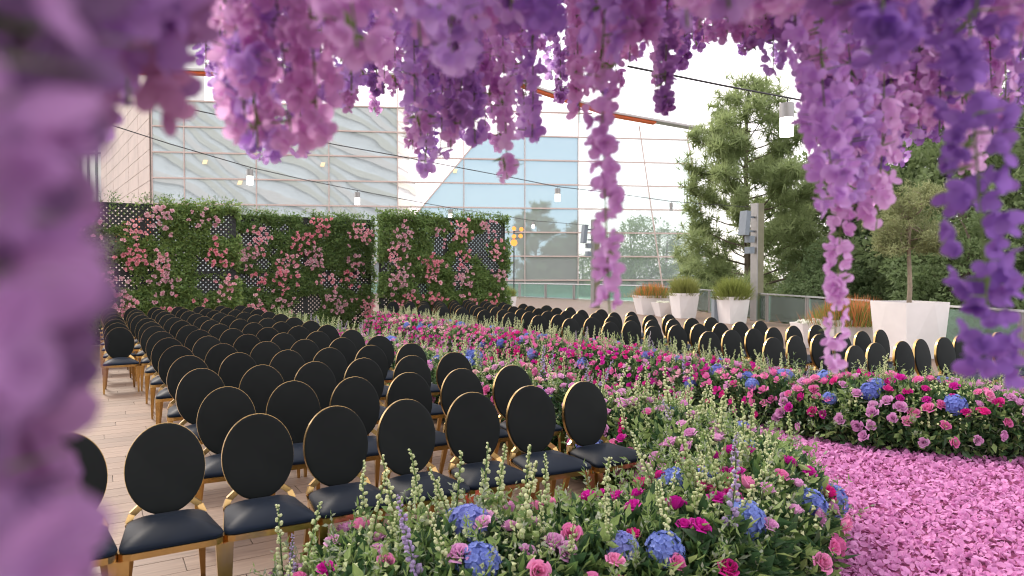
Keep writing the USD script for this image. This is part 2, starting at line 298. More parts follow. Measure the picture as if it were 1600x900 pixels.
# ------------------------------------------------------------------ building
def FY(x): return 72 + .136 * x
bx0 = lambda p: (p - 800) / FPX * 72 / (1 - .136 * (p - 800) / FPX)
cols_px = [240, 290, 402, 515, 622, 725, 820, 903, 1036, 1118]
cx = [bx0(p) for p in cols_px]
lean = [0] * 8 + [-.155, -.20]                         # the right end of the grid leans
col = lambda i, z: cx[i] + lean[i] * z
Z0, DZ = 1.1, 2.49
zs = [Z0 + DZ * k - 3 * DZ for k in range(0, 11)]
hall = thing('glass_hall', 'large mirrored glass hall with gridded panes behind the flower walls', 'building')
nf = np.array([.1347, -.9909, 0])
def fpt(x, z, off=0.0): return np.array([x, FY(x), z]) + nf * off
def roof_z(x):                                        # top of the glass follows the sloping roof
    return np.interp(x, [bx0(240), bx0(640), bx0(800), bx0(955), bx0(1085), bx0(1125)], [20.9, 21.3, 21.2, 18.2, 16.9, 16.6])
fold_a, fold_b = fpt(bx0(622), 0), None
def fold_x(z):                                        # the leaning fold line
    pz = lambda px, py: (bx0(px), CAM_H + (YH - py) / FPX * FY(bx0(px)))
    (xa, za), (xb, zb) = pz(745, 222), pz(575, 425)
    return xb + (z - zb) / (zb - za) * (xb - xa) if zb != za else xb
g = .035
def prism_panel(poly, off, th):
    ta, tb = rng.normal(0, .0045, 2); c_ = poly.centroid
    """polygon in (x, z) on the facade as a thin slab"""
    m = trimesh.creation.extrude_polygon(poly, th); v = np.array(m.vertices)
    w = np.array([fpt(a, b) for a, b, _ in v]) + nf[None] * (off - th + v[:, 2:3] + ta * (v[:, :1] - c_.x) + tb * (v[:, 1:2] - c_.y)); m.vertices = w; m.fix_normals(); return m
for i in range(len(cx) - 1):
    for k in range(len(zs) - 1):
        z0, z1 = zs[k] + g, zs[k + 1] - g; x0, x1 = cx[i] + g, cx[i + 1] - g; a0, a1, b0, b1 = col(i, z0) + g, col(i, z1) + g, col(i + 1, z0) - g, col(i + 1, z1) - g
        pl = Polygon([(a0, z0), (b0, z0), (b1, min(z1, roof_z(x1))), (a1, min(z1, roof_z(x0)))]) if z0 < min(roof_z(x0), roof_z(x1)) - .3 else None
        if pl is None or pl.area < .2: continue
        if i >= 7:
            obj('pane', prism_panel(pl, 0, .03), 'clear_glass', hall); continue
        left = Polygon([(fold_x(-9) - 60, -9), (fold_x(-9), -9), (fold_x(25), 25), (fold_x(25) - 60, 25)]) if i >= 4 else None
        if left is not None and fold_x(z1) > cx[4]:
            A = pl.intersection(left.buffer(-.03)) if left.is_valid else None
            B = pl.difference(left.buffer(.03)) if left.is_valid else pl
            for q, mm in ((A, 'painted_sky_white'), (B, 'painted_sky_blue' if z0 < 15.8 else 'painted_sky_white')):
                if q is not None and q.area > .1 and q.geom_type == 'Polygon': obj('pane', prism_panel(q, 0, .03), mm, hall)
        else:
            obj('pane', prism_panel(pl, 0, .03), 'mirror_glass' if i < 4 else 'painted_sky_blue' if z0 < 15.8 else 'painted_sky_white', hall)
for k in range(1, len(zs)):
    xa, xb = cx[0], cx[-1]
    xs_ok = [x for x in np.linspace(xa, col(9, zs[k]), 60) if roof_z(x) > zs[k] + .2]
    if xs_ok: obj('transom', bar(fpt(xs_ok[0], zs[k], .06), fpt(xs_ok[-1], zs[k], .06), .10, .14), 'mullion', hall)
for i, x in enumerate(cx):
    obj('mullion', bar(fpt(col(i, -6), -6, .055), fpt(col(i, roof_z(x)), roof_z(x), .055), .08, .11), 'mullion', hall)
for px_, py_ in ((322, 254), (376, 286), (505, 258), (711, 268)): c_ = fpt(bx0(px_), CAM_H + (YH - py_) / FPX * FY(bx0(px_))); obj('wall_light', trimesh.convex.convex_hull(np.array([c_ + nf * o + [a, .136 * a, b] for o in (.08, .16) for a, b in ((-.22, -.2), (.16, -.2), (.28, .2), (-.10, .2))])), 'warm_light', hall)  # added glowing plates on the glass for the warm lamp spots in it
obj('fold_bar', bar(fpt(fold_x(0), 0, .06), fpt(fold_x(16.5), 16.5, .06), .14, .12), 'mullion', hall)
rx = np.array([cx[0] - 1, bx0(640), bx0(800), bx0(955), bx0(1020), bx0(1085)])
obj('fascia', cat_([bar(fpt(a, roof_z(a) + .30, .5), fpt(b, roof_z(b) + .30, .5), 1.3, .20) for a, b in zip(rx[:-1], rx[1:])]), 'fascia', hall)
obj('soffit', cat_([bar(fpt(a, roof_z(a) + .10, .42), fpt(b, roof_z(b) + .10, .42), .9, .2) for a, b in zip(rx[:-2], rx[1:-1])]), 'orange_panel', hall)
# stone-clad wing receding to the left of the glass
wing = thing('stone_wing', 'pinkish stone clad building wing receding left of the mirrored glass', 'building')
w0 = fpt(cx[0] - .2, 0); wd = unit(np.array([-16.5, 22.7, 0])); wn = np.array([-wd[1], wd[0], 0]) * -1
if wn @ np.array([0, -1, 0]) < 0: wn = -wn
def wpt(s, z, o=0.0): return w0 + wd * s + wn * o + np.array([0, 0, z])
for k in range(17):
    for q in range(6):
        s0, s1, z0, z1 = q * 7.0 + .04, q * 7 + 6.96, 6.3 + 1.5 * k - 5 * 1.5, 6.3 + 1.5 * (k + 1) - .05 - 5 * 1.5
        z0 += .0; v = np.array([wpt(s, z, o) for o in (0, .06 + .01 * ((k * 3 + q) % 3)) for s, z in ((s0, z0), (s1, z0), (s1, z1), (s0, z1))])
        obj('stone_panel', trimesh.convex.convex_hull(v), 'orange_panel' if (4 <= k <= 5 and q < 4) else 'cladding', wing)
obj('wall_core', trimesh.convex.convex_hull(np.array([wpt(s, z, o) for s in (0, 42) for z in (-6, 24.5) for o in (-2, -.02)])), 'grout', wing)
# pale tower with upright lines far behind
tow = thing('striped_tower', 'tall white tower with upright dark lines seen through the blossoms top left', 'building', (0, 0, 0))
tx0, tx1, ty = -92.0, -66.0, 130.0
obj('wall', box(tx0, tx1, ty, ty + 20, -6, 95), 'tower_white', tow)
for i, x in enumerate(np.linspace(tx0 + .6, tx1 - .6, 17)): obj('fin', box(x - .18, x + .18, ty - .25, ty - .002, -6, 95), 'tower_dark', tow)
for z in range(4, 95, 10): obj('band', box(tx0 + .1, tx1 - .1, ty - .32, ty - .252, z, z + .35), 'tower_dark', tow)
# banded tower behind the photographer: what the mirrored glass reflects
rt = thing('banded_tower', 'tower of slanting pale and blue bands, mirrored as diagonal stripes in the left glass', 'building')
obj('wall', box(-95, 6, -80, -62.5, -6, 78), 'tower_blue', rt)
clip = Polygon([(-95, -6), (6, -6), (6, 78), (-95, 78)])
for i in range(34):
    zc = -10 + i * 4.6; xs = np.linspace(-95, 6, 40); zz = zc - (xs + 95) * .0 + (-(xs + 45) * .62) + 2.2 * np.sin(xs * .16 + i * .5)
    pl = Polygon(list(zip(xs, zz)) + list(zip(xs[::-1], (zz + 2.1)[::-1]))).intersection(clip)
    if pl.is_empty or pl.geom_type != 'Polygon': continue
    m = trimesh.creation.extrude_polygon(pl, .8); v = np.array(m.vertices); m.vertices = np.stack([v[:, 0], -62.495 + v[:, 2], v[:, 1]], 1); m.fix_normals()
    obj('band', m, 'tower_pale' if i % 3 else 'tower_white', rt)

# ------------------------------------------------------------------ trees
def pine_mesh(seed, H=16.0, R=4.2, tufts=2600, base=.12, needle=.42, per=12, droop=.0):
    r = np.random.default_rng(seed); branches, pos, ax = [], [], []
    trunk = tube([[.25 * math.sin(t * 5 + seed) * t, .2 * math.cos(t * 4) * t, t * H] for t in np.linspace(0, 1, 10)], np.linspace(.30, .04, 10), 8)
    nb = 74; parts = [trunk]; wts = []
    segs = []
    for b in range(nb):
        t = base + (1 - base) * (b + r.uniform(0, 1)) / nb; th = b * 2.4 + r.uniform(-.4, .4)
        ln = R * (1 - t) ** .62 * r.uniform(.55, 1.1) * (1 if t > base + .12 else .8) + .35
        o = np.array([.25 * math.sin(t * 5 + seed) * t, .2 * math.cos(t * 4) * t, t * H]); d = np.array([math.cos(th), math.sin(th), r.uniform(.05, .5)])
        p = [o + d * ln * x + np.array([0, 0, .18 * ln * x * x - droop * x]) + r.normal(0, .06, 3) * (x > 0) for x in (0, .35, .7, 1)]
        parts.append(tube(p, [.07 * ln / R + .015, .05 * ln / R + .01, .02, .01], 5)); segs.append((p, ln))
    W = np.array([s[1] for s in segs]) ** 1.3; W /= W.sum()
    clumps = []
    for p, ln in segs:
        for _ in range(max(2, int(ln * 2.8))):
            x = r.uniform(.3, 1.0) ** .7; i = min(2, int(x * 3)); c = p[i] + (p[i + 1] - p[i]) * (x * 3 - i); clumps.append(c + r.normal(0, .22, 3) * [1, 1, .7])
    clumps = np.array(clumps); ci = r.integers(0, len(clumps), tufts); pos = clumps[ci] + r.normal(0, .22, (tufts, 3)) * [1, 1, .75]
    tv, tf = [], []
    dd = unit(np.random.default_rng(5).normal(size=(per, 3)) + [0, 0, .7])
    for k, d in enumerate(dd):
        s = unit(np.cross(d, [.3, .2, .9]))[None] * .045; tv += [(-s[0]), (s[0]), d]; tf.append([3 * k, 3 * k + 1, 3 * k + 2])
    fol = scatter((np.array(tv), np.array(tf)), pos, frames(unit(r.normal(size=(tufts, 3)) * .5 + [0, 0, 1]), r.uniform(0, 6.28, tufts)), needle * r.uniform(.7, 1.25, tufts))
    return cat_(parts), fol
def leafy_mesh(seed, H=13.0, R=4.0, n=9000, base=.15, leaf=.34, clumps=90):
    r = np.random.default_rng(seed)
    trunk = [tube([[.3 * math.sin(3 * t + seed) * t, 0, t * H * .9] for t in np.linspace(0, 1, 8)], np.linspace(.3, .05, 8), 8)]
    c = unit(r.normal(size=(clumps, 3))) * r.uniform(.35, 1, (clumps, 1)) ** .5 * [R, R, H * (1 - base) / 2] + [0, 0, H * (base + (1 - base) / 2)]
    for q in c[::4]: trunk.append(tube([[0, 0, max(.8, q[2] - 1.6)], q * [.5, .5, 1] - [0, 0, .6], q], [.08, .05, .015], 5))
    ci = r.integers(0, clumps, n); d = unit(r.normal(size=(n, 3))); sz = r.uniform(.55, 1.2, clumps)
    pos = c[ci] + d * (sz[ci] * r.uniform(.5, 1.0, n) ** .4)[:, None] * [1.15, 1.15, .8]
    return cat_(trunk), scatter(LEAF, pos, frames(unit(d + r.normal(0, .7, (n, 3)) - [0, 0, .3])), leaf * r.uniform(.6, 1.3, n))
def tree(name, label, cat, meshes, loc, fol_m, bark_m='bark', group=None, s=None, rz=0):
    t = thing(name, label, cat, loc, rz, group, s=s); obj('trunk', meshes[0], bark_m, t, True); tag(obj('crown', meshes[1], fol_m, t), kind='stuff'); return t
pineA = pine_mesh(1, 16.5, 6.0, 3200, .12, .62, 18)
t1 = tree('pine_tree', 'tall open pine tree with tufted needles right of the sky gap', 'tree', pineA, (13.1, 38.6, -5.0), 'needles_pine', s=1.05)
denseA = leafy_mesh(3, 15, 4.6, 15000, .12, .34, 120); denseB = pine_mesh(9, 17, 5.4, 6500, .06, .46)
dk = tree('dark_evergreen', 'dark dense evergreen behind the olive tree planter', 'tree', denseA, (21.0, 32.0, -5.0), 'needles_dark')
d2 = tree('dark_pine', 'dark pine behind the hanging blossom strands at right', 'tree', denseB, (21.5, 38.5, -5.0), 'needles_dark')
for i, (x, y, s, src, lab) in enumerate([(26.0, 36.0, 1.1, dk, 'dark evergreen at the right edge behind the railing'), (23.5, 26.0, .95, d2, 'dark pine at the far right edge nearest the railing'), (22.5, 45, 1.0, dk, 'dark bushy evergreen filling in behind the open pine'),
        (30.0, 46, 1.25, d2, 'taller dark pine far back at the right edge'), (22.8, 48, 1.15, dk, 'dark evergreen far back between the two hanging strands'), (17.8, 27.0, .62, dk, 'low dark evergreen close behind the railing below the blossoms'), (15.2, 33.5, .55, dk, 'low dark evergreen behind the tall bronze pylon')]):
    copy_of(src, src.GetName(), lab, (x, y, -5.0), i * 1.3, s, cat='tree', group='evergreens beyond the railing')
far = leafy_mesh(8, 9, 3.2, 5000, .2, .3, 60)
f0 = tree('distant_tree', 'hazy distant tree seen through the clear glass, tallest of its row', 'tree', far, (16.5, 95, -3.5), 'leaf_mid', group='distant trees behind the clear glass', s=1.45)
for i, (x, s, lab) in enumerate([(13.0, 1.0, 'small hazy distant tree seen through clear glass at the left of its row'), (21.0, 1.3, 'hazy distant tree behind glass, second tallest, beside the pine'), (24.5, 1.1, 'hazy distant tree behind glass, mostly hidden by the pine'), (10.2, .9, 'lowest hazy distant tree at the left end of its row')]):
    copy_of(f0, 'distant_tree', lab, (x, 93 + 2 * i, -3.5), i * 2.0, s, cat='tree', group='distant trees behind the clear glass')

# ------------------------------------------------------------------ railing
rail = thing('glass_railing', 'steel railing with green tinted glass panels along the terrace edge', 'railing')
for a, b in zip(RAIL[:-1], RAIL[1:]):
    ln = np.linalg.norm(b - a); n = max(1, int(round(ln / 3.0))); d = (b - a) / ln; up = np.array([0, 0, 1])
    obj('handrail', bar(a + up * 1.07, b + up * 1.07, .09, .05), 'rail_steel', rail)
    for k in range(n):
        p, q = a + d * ln * k / n, a + d * ln * (k + 1) / n
        for o in (-.07, .07): obj('post', bar(p + d * o, p + d * o + up * 1.04, .05, .09, up=d), 'steel', rail)
        obj('glass_panel', bar((p + d * .14) + up * .54, (q - d * .14) + up * .54, .014, .92), 'rail_glass', rail)

# ------------------------------------------------------------------ planters and their plants
def tapered(w0, d0, w1, d1, h, skew=0.0):
    """faceted pot: narrow foot, wide rim, diagonal creases"""
    b = [(-w0 / 2, -d0 / 2, 0), (w0 / 2, -d0 / 2, 0), (w0 / 2, d0 / 2, 0), (-w0 / 2, d0 / 2, 0)]; t = [(-w1 / 2, -d1 / 2, h), (w1 / 2, -d1 / 2, h), (w1 / 2, d1 / 2, h), (-w1 / 2, d1 / 2, h)]
    m_ = [(w1 * .06, -d1 / 2 * 1.16, h), (w1 / 2 * 1.05, 0, h), (0, d1 / 2 * 1.1, h), (-w1 / 2 * 1.05, 0, h)]
    outer = trimesh.convex.convex_hull(np.array(b + t + m_)); rim = np.array([t[0], m_[0], t[1], m_[1], t[2], m_[2], t[3], m_[3]])[:, :2]
    cut = trimesh.creation.extrude_polygon(Polygon(rim).buffer(-.035), .3); cut.apply_translation((0, 0, h - .10))
    try: return trimesh.boolean.difference([outer, cut], engine='manifold'), Polygon(rim).buffer(-.036)
    except Exception: return outer, Polygon(rim).buffer(-.036)
def pot(label, loc, w0, d0, w1, d1, h, rz):
    t = thing('planter', label, 'planter', loc, rz); m, inner = tapered(w0, d0, w1, d1, h); obj('pot', m, 'white_planter', t)
    sm = trimesh.creation.extrude_polygon(inner, .02); sm.apply_translation((0, 0, h - .098)); obj('soil', sm, 'soil', t); return t
def blades(n, R, h, w=.012, lean=.5, seed=0):
    r = np.random.default_rng(seed); p = np.stack([r.normal(0, R * .5, n), r.normal(0, R * .5, n), np.zeros(n)], 1); d = unit(np.stack([p[:, 0] * lean / R * 1.2, p[:, 1] * lean / R * 1.2, np.ones(n)], 1) + r.normal(0, .16, (n, 3)))
    return scatter((np.array([[0, -.5, 0], [0, .5, 0], [0, .3, .6], [0, -.3, .6], [.08, 0, 1]]) * [1, w / h * 2, 1], np.array([[0, 1, 2], [0, 2, 3], [3, 2, 4]])), p, frames(d), h * r.uniform(.6, 1.05, n) * np.clip(1.05 - .45 * (np.hypot(p[:, 0], p[:, 1]) / R) ** 2, .4, 1))
def stand_on(name, label, catg, mesh, m, loc, group=None): p = obj(name, mesh, m); place(p, loc); return tag(p, label, catg, group)
# big pot with the olive tree
bp = np.array([(1421 - 800) / FPX * 15.6, 15.6, 0.0]); pot('largest white faceted planter holding the olive tree', bp, .98, .9, 1.16, 1.05, 1.24, .25)
r = np.random.default_rng(4); ol = [tube([[.02 * math.sin(6 * t), .01, t * 1.7] for t in np.linspace(0, 1.28, 7)], np.linspace(.055, .030, 7), 8)]; tips = []
for k in range(16):
    a = np.array([0, 0, 1.25 + .85 * r.uniform()]); d = unit(r.normal(size=3) * [1, 1, .7] + [0, 0, .55]); b = a + d * r.uniform(.3, .58) + r.normal(0, .05, 3); ol.append(tube([a, (a + b) / 2 + r.normal(0, .04, 3), b], [.022, .016, .011], 5))
    for q in range(9):
        d2 = unit(d * .5 + r.normal(size=3)); e = b + d2 * r.uniform(.25, .55); e[2] = max(e[2], 1.25); m2 = (b + e) / 2 + r.normal(0, .05, 3); ol.append(tube([b - (b - a) * r.uniform(0, .5), m2, e], [.009, .006, .003], 4)); tips += [m2 + (e - m2) * x for x in np.linspace(-.3, 1.1, 10)]
tips = np.array(tips); n = 11000; tpz = tips[r.integers(0, len(tips), n)] + r.normal(0, .055, (n, 3))
ot = thing('olive_tree', 'small twiggy olive tree with a round crown in the largest planter', 'tree', bp + [0, 0, 1.14])
obj('trunk', cat_(ol), 'pale_bark', ot, True); tag(obj('crown', scatter(NARROW, tpz, frames(rand_dirs(n)), .10), 'olive_leaf', ot), kind='stuff')
def at(px, d): return np.array([(px - 800) / FPX * d, d, 0.0])
low = at(1330, 17.2); pot('low wide white planter with orange red fire stick plants', low, 1.25, .7, 1.55, .85, .74, .15)
def fire_stick(label, loc, n, R, h, seed):
    t = thing('fire_stick_plant', label, 'plant', loc); tag(obj('green_stems', blades(n, R, h * .85, .014, .3, seed), 'grass_green', t), kind='stuff'); tag(obj('orange_tips', blades(n // 2, R, h, .014, .3, seed + 50), 'fire_stick', t), kind='stuff')
fire_stick('orange red fire stick plant in the low wide planter', low + [0, 0, .6], 1600, .85, .78, 1)
sm = at(1266, 17.6); pot('small white planter of white blooms left of the orange plants', sm, .5, .45, .75, .65, .62, .1)
def blooms(n, R, seed): r = np.random.default_rng(seed); p = np.stack([r.uniform(-R, R, n), r.uniform(-R, R, n), r.uniform(0, .1, n)], 1); return scatter((np.array(trimesh.creation.icosphere(1).vertices), np.array(trimesh.creation.icosphere(1).faces)), p, frames(rand_dirs(n)), .05)
stand_on('white_flowers', 'white flowers in the small planter left of the orange plants', 'flowers', blooms(60, .26, 1), 'white_bloom', sm + [0, 0, .56])
g1 = at(1145, 26); pot('tall white planter of grass beside the bronze pylon', g1, .72, .66, .92, .85, 1.0, .35)
stand_on('grass_plant', 'round green grass plant in the tall planter beside the pylon', 'plant', blades(1600, .46, .95, .02, .75, 3), 'grass_green', g1 + [0, 0, .88])
g2 = at(1069, 29); pot('tall white planter of grass, second left of the bronze pylon', g2, .70, .66, .95, .85, 1.04, .3)
stand_on('grass_plant', 'orange tipped grass plant in the second planter left of the pylon', 'plant', blades(1300, .42, .9, .02, .55, 4), 'grass_green', g2 + [0, 0, .92])
g3 = at(1020, 31.5); pot('wide white planter of orange grasses left of the tall planters', g3, 1.2, .8, 1.6, 1.0, .86, .2)
fire_stick('orange and green grasses in the wide planter', g3 + [0, 0, .76], 1200, .8, .75, 5)
g4 = at(1036, 30.0); pot('small white planter of white flowers before the wide planter', g4, .45, .45, .8, .7, .6, .3)
stand_on('white_flowers', 'white flowers in the small planter before the wide planter', 'flowers', blooms(60, .28, 2), 'white_bloom', g4 + [0, 0, .53])
g5 = at(789, 27.5); pot('white planter at the right end of the right flower wall', g5, .6, .55, .8, .7, .95, .2)
stand_on('grass_plant', 'grass plant in the planter beside the right flower wall', 'plant', blades(900, .36, .6, .016, .5, 6), 'grass_green', g5 + [0, 0, .84])
bn = thing('waste_bin', 'dark narrow bin standing left of the tall grass planter', 'bin', at(1121, 26.4)); obj('body', box(-.17, .17, -.2, .2, 0, .92), 'grey_plastic', bn); obj('lid', box(-.185, .185, -.215, .215, .922, .96), 'black_paint', bn)

# ------------------------------------------------------------------ pylons with floodlights
def pylon(label, loc, h, w, rz):
    t = thing('light_pylon', label, 'pylon', loc, rz)
    obj('column', box(-w / 2, w / 2, -.16, .16, 0, h), 'pylon_bronze', t); obj('side_flange', box(-w / 2 - .06, -w / 2 - .003, -.19, .19, 0, h), 'steel', t)
    for z in (h - .55, h - 1.1): obj('bracket', bar((-w / 2 - .07, 0, z), (-w / 2 - .34, -.06, z), .06, .07), 'grey_plastic', t)
    f = trimesh.creation.box((.20, .42, .95)); f.apply_transform(trimesh.transformations.rotation_matrix(.10, (0, 1, 0))); f.apply_translation((-w / 2 - .55, -.06, h - .80)); f2 = obj('floodlight', f, 'grey_plastic', t)
    for q, z in enumerate((h - 1.42, h - 1.85)):
        f = trimesh.creation.box((.24, .3, .26)); f.apply_translation((-w / 2 - .30, -.05, z)); obj('spotlight', f, 'grey_plastic', t)
    return t
pylon('tall bronze pylon with grey floodlights at the near planters', at(1184, 27.5), 4.62, .30, .35)
pylon('bronze pylon with floodlights behind the single long blossom strand', at(931, 37.5), 4.75, .32, .3)

# ------------------------------------------------------------------ cables and hanging lamps
def cable(label, pts):
    P = np.array(pts); t = np.linspace(0, 1, 8 * len(P)); k = np.linspace(0, 1, len(P)); q = np.stack([np.interp(t, k, P[:, i]) for i in range(3)], 1)
    return tag(obj('lamp_cable', tube(q, .012, 5), 'cable_black', None, True), label, 'cable')
cable('upper lamp cable running from top left down to the bronze pylon', [Dp(150, 128, 13), Dp(290, 170, 14.2), Dp(400, 193, 15.2), Dp(520, 226, 16.5), Dp(620, 244, 17.6), Dp(720, 263, 19), Dp(800, 278, 20.2), Dp(870, 292, 21.3), Dp(950, 301, 22.8), Dp(1048, 315, 25), Dp(1172, 324, 27.3)])
cable('lower lamp cable running from the left wall past two lamps', [Dp(150, 188, 14), Dp(265, 225, 16), Dp(392, 262, 18), Dp(480, 282, 20), Dp(559, 298, 22), Dp(665, 318, 25), Dp(704, 325, 26), Dp(833, 345, 31), Dp(920, 352, 37)])
cable('lamp cable crossing the white sky to the open pine', [Dp(980, 106, 7.4), Dp(1055, 121, 8.0), Dp(1130, 136, 8.5), Dp(1227, 154, 9.2), Dp(1290, 166, 9.7), Dp(1460, 190, 11.5), Dp(1640, 205, 13.5)])
def hanging_lamp(label, px, py, d, lit=True, k=1.0, drop=.06):
    p = Dp(px, py, d); t = thing('hanging_lamp', label, 'lamp', p, group=None)
    cy = lambda r_, z0, z1, n=20: (lambda c: (c.apply_translation((0, 0, (z0 + z1) / 2)), c)[1])(trimesh.creation.cylinder(r_, z1 - z0, sections=n))
    obj('hook', tube([(0, 0, 0.0), (.012, 0, -drop * .5), (0, 0, -drop)], .008, 5), 'black_paint', t)
    obj('cap', cy(.085 * k, -drop - .17 * k, -drop), 'steel', t, 30)
    obj('shade', cy(.08 * k, -drop - .39 * k, -drop - .172 * k), 'lamp_glow' if lit else 'steel', t, 30)
hanging_lamp('lit lamp on lower cable before the left glass, nearest left', 392, 262, 18)
hanging_lamp('lit lamp on lower cable above the middle flower wall', 559, 298, 22)
hanging_lamp('lit lamp under the upper cable below a blossom tip', 669, 254, 18.3, True, 1.0, .1)
hanging_lamp('lit lamp just above the top of the right flower wall', 704, 325, 26)
hanging_lamp('lit lamp on upper cable left of the long blossom strand', 871, 292, 21.3)
hanging_lamp('tiny lit lamp above the glowing bulb pole', 833, 345, 31, True, .7)
hanging_lamp('largest lit lamp hanging before the open pine', 1227, 154, 9.2, True, 1.1, .08)
hanging_lamp('unlit grey lamp between long strand and open pine', 1048, 315, 25, False, .7)
lp = thing('bulb_pole', 'thin black pole topped with a cluster of warm glowing bulbs', 'lamp', at(803, 31))
obj('pole', tube([(0, 0, 0), (0, 0, 3.75)], .028, 8), 'black_paint', lp, True); obj('base_plate', trimesh.creation.cylinder(.22, .03), 'black_paint', lp)
for x, z in ((0, 3.85), (.33, 3.82), (0, 3.5), (.30, 3.52), (0, 3.22)):
    s_ = trimesh.creation.icosphere(2, .095 if z > 3.4 else .15); s_.apply_translation((x, -.06, z)); obj('bulb', s_, 'bulb_glow', lp, True)
    if x: obj('arm', tube([(0, 0, z - .1), (x, -.03, z - .08)], .014, 5), 'black_paint', lp)

# ------------------------------------------------------------------ flower walls of black lattice
def flower_wall(u0, u1, v0, h, label, seed, roses_n, bare):
    r = np.random.default_rng(seed); wdt = u1 - u0; t = thing('flower_wall', label, 'flower wall', L(u0, v0), TH)
    for x in (.05, wdt / 2, wdt - .05): obj('post', box(x - .05, x + .05, -.05, .05, 0, h), 'lattice_black', t)
    for z in (.06, h / 2, h - .05): obj('rail', box(.102, wdt / 2 - .052, -.04, .04, z - .045, z + .045), 'lattice_black', t); obj('rail', box(wdt / 2 + .052, wdt - .102, -.04, .04, z - .045, z + .045), 'lattice_black', t)
    rect = shapely.box(.02, .02, wdt - .02, h - .02); step = .135
    for sgn, y in ((1, -.052), (-1, -.064)):
        k = -int(h / step) - 2
        while k * step < wdt + h:
            c = k * step; x0 = c if sgn > 0 else c
            ln = shapely.LineString([(c, 0), (c + h * sgn, h)]) if sgn > 0 else shapely.LineString([(c, 0), (c - h, h)])
            q = ln.buffer(.031, cap_style=2).intersection(rect); k += 1
            if q.is_empty or q.geom_type != 'Polygon' or q.area < .004: continue
            m = trimesh.creation.extrude_polygon(q, .009); v = np.array(m.vertices); m.vertices = np.stack([v[:, 0], y - v[:, 2], v[:, 1]], 1); m.fix_normals()
            obj('slat', m, 'lattice_black', t)
    # foliage in clumps that leave bare lattice patches
    n = 52000; P = np.stack([r.uniform(-.12, wdt + .1, n), np.zeros(n), r.uniform(0, h + .16, n)], 1)
    dens = meshkit.fbm(P * [1.5, 1, 1.5] + seed * 17.3, 4, seed); topb = np.clip((P[:, 2] - h + .7) / .7, 0, 1) * .03
    keep = dens + topb + r.normal(0, .025, n) > np.quantile(dens, bare); P = P[keep]; D_ = dens[keep]; n = len(P)
    if seed == 11: cut = (P[:, 0] < 2.75) & (P[:, 2] > h - .45 - .25 * np.sin(P[:, 0] * 5) ** 2) & (r.uniform(size=n) < .93); P, D_ = P[~cut], D_[~cut]; n = len(P)
    edge_ = (P[:, 2] > h) & (r.uniform(size=n) < .6); P, D_ = P[~edge_], D_[~edge_]; n = len(P)
    P[:, 1] = -.07 - r.uniform(0, 1, n) ** 1.2 * (.10 + 1.0 * np.clip(D_ - np.quantile(D_, .1), 0, .35))
    ax = unit(np.stack([r.normal(0, .7, n), -.45 + r.normal(0, .35, n), -.15 + r.normal(0, .6, n)], 1)); kind = r.integers(0, 3, n)
    for kd, mm in ((0, 'leaf_mid'), (1, 'wall_leaf'), (2, 'leaf_light')):
        q = kind == kd; tag(obj('foliage', scatter(LEAF, P[q], frames(ax[q]), .105 * r.uniform(.6, 1.25, q.sum())), mm, t), kind='stuff')
    ns = 46; sp = np.stack([r.uniform(.1, wdt - .1, ns), r.uniform(-.2, -.08, ns), np.full(ns, h - .1)], 1)
    sprig = [tube([p, p + [r.normal(0, .06), 0, .16], p + [r.normal(0, .12), -.03, .26 + .16 * r.uniform()]], [.005, .004, .002], 4) for p in sp]
    sl = sp[r.integers(0, ns, 420)] + np.stack([r.normal(0, .05, 420), r.normal(0, .04, 420), r.uniform(.02, .36, 420)], 1)
    tag(obj('sprigs', cat_(sprig + [scatter(NARROW, sl, frames(unit(r.normal(size=(420, 3)) + [0, 0, .6])), .10)]), 'leaf_mid', t), kind='stuff')
    # roses in clusters
    m_ = 0; cl = []
    for gx in range(4):
        for gz in range(4): cl.append(np.array([(gx + .5 + r.uniform(-.34, .34)) * wdt / 4, .35 + (gz + .5 + r.uniform(-.36, .36)) * (h - .5) / 4]))
    cols = ['wall_pink', 'wall_deep', 'blush', 'wall_pink', 'blush', 'wall_deep']
    for ci, c in enumerate(cl):
        cname = cols[(ci + seed) % 6]; got = []
        for _ in range(int(roses_n / 16 * r.uniform(.5, 1.5))):
            for _try in range(20):
                q = c + r.normal(0, 1, 2) * [.17, .19]
                if all(np.linalg.norm(q - g_) > .088 for g_ in got): break
            if not (.05 < q[0] < wdt - .05 and .3 < q[1] < h - .05): continue
            got.append(q); p = np.array([[q[0], -.40 - r.uniform(0, .1), q[1]]])
            obj('rose', scatter(ROSE_LO[m_ % 2] if m_ % 3 else ROSES[m_ % 4], p, frames(unit(np.array([[r.normal(0, .35), -1, r.normal(.1, .35)]]))), [.115 * r.uniform(.85, 1.2)]), 'rose_' + cname, t, True); m_ += 1
flower_wall(-1.2, 3.45, 21.0, 3.73, 'left flower wall of black lattice with pink roses and orange gaps', 11, 290, .26)
flower_wall(3.72, 8.25, 23.3, 3.73, 'middle flower wall set back, with pink roses on black lattice', 12, 290, .28)
flower_wall(7.72, 12.3, 21.0, 3.73, 'right flower wall standing apart beside the bulb pole', 13, 290, .26)

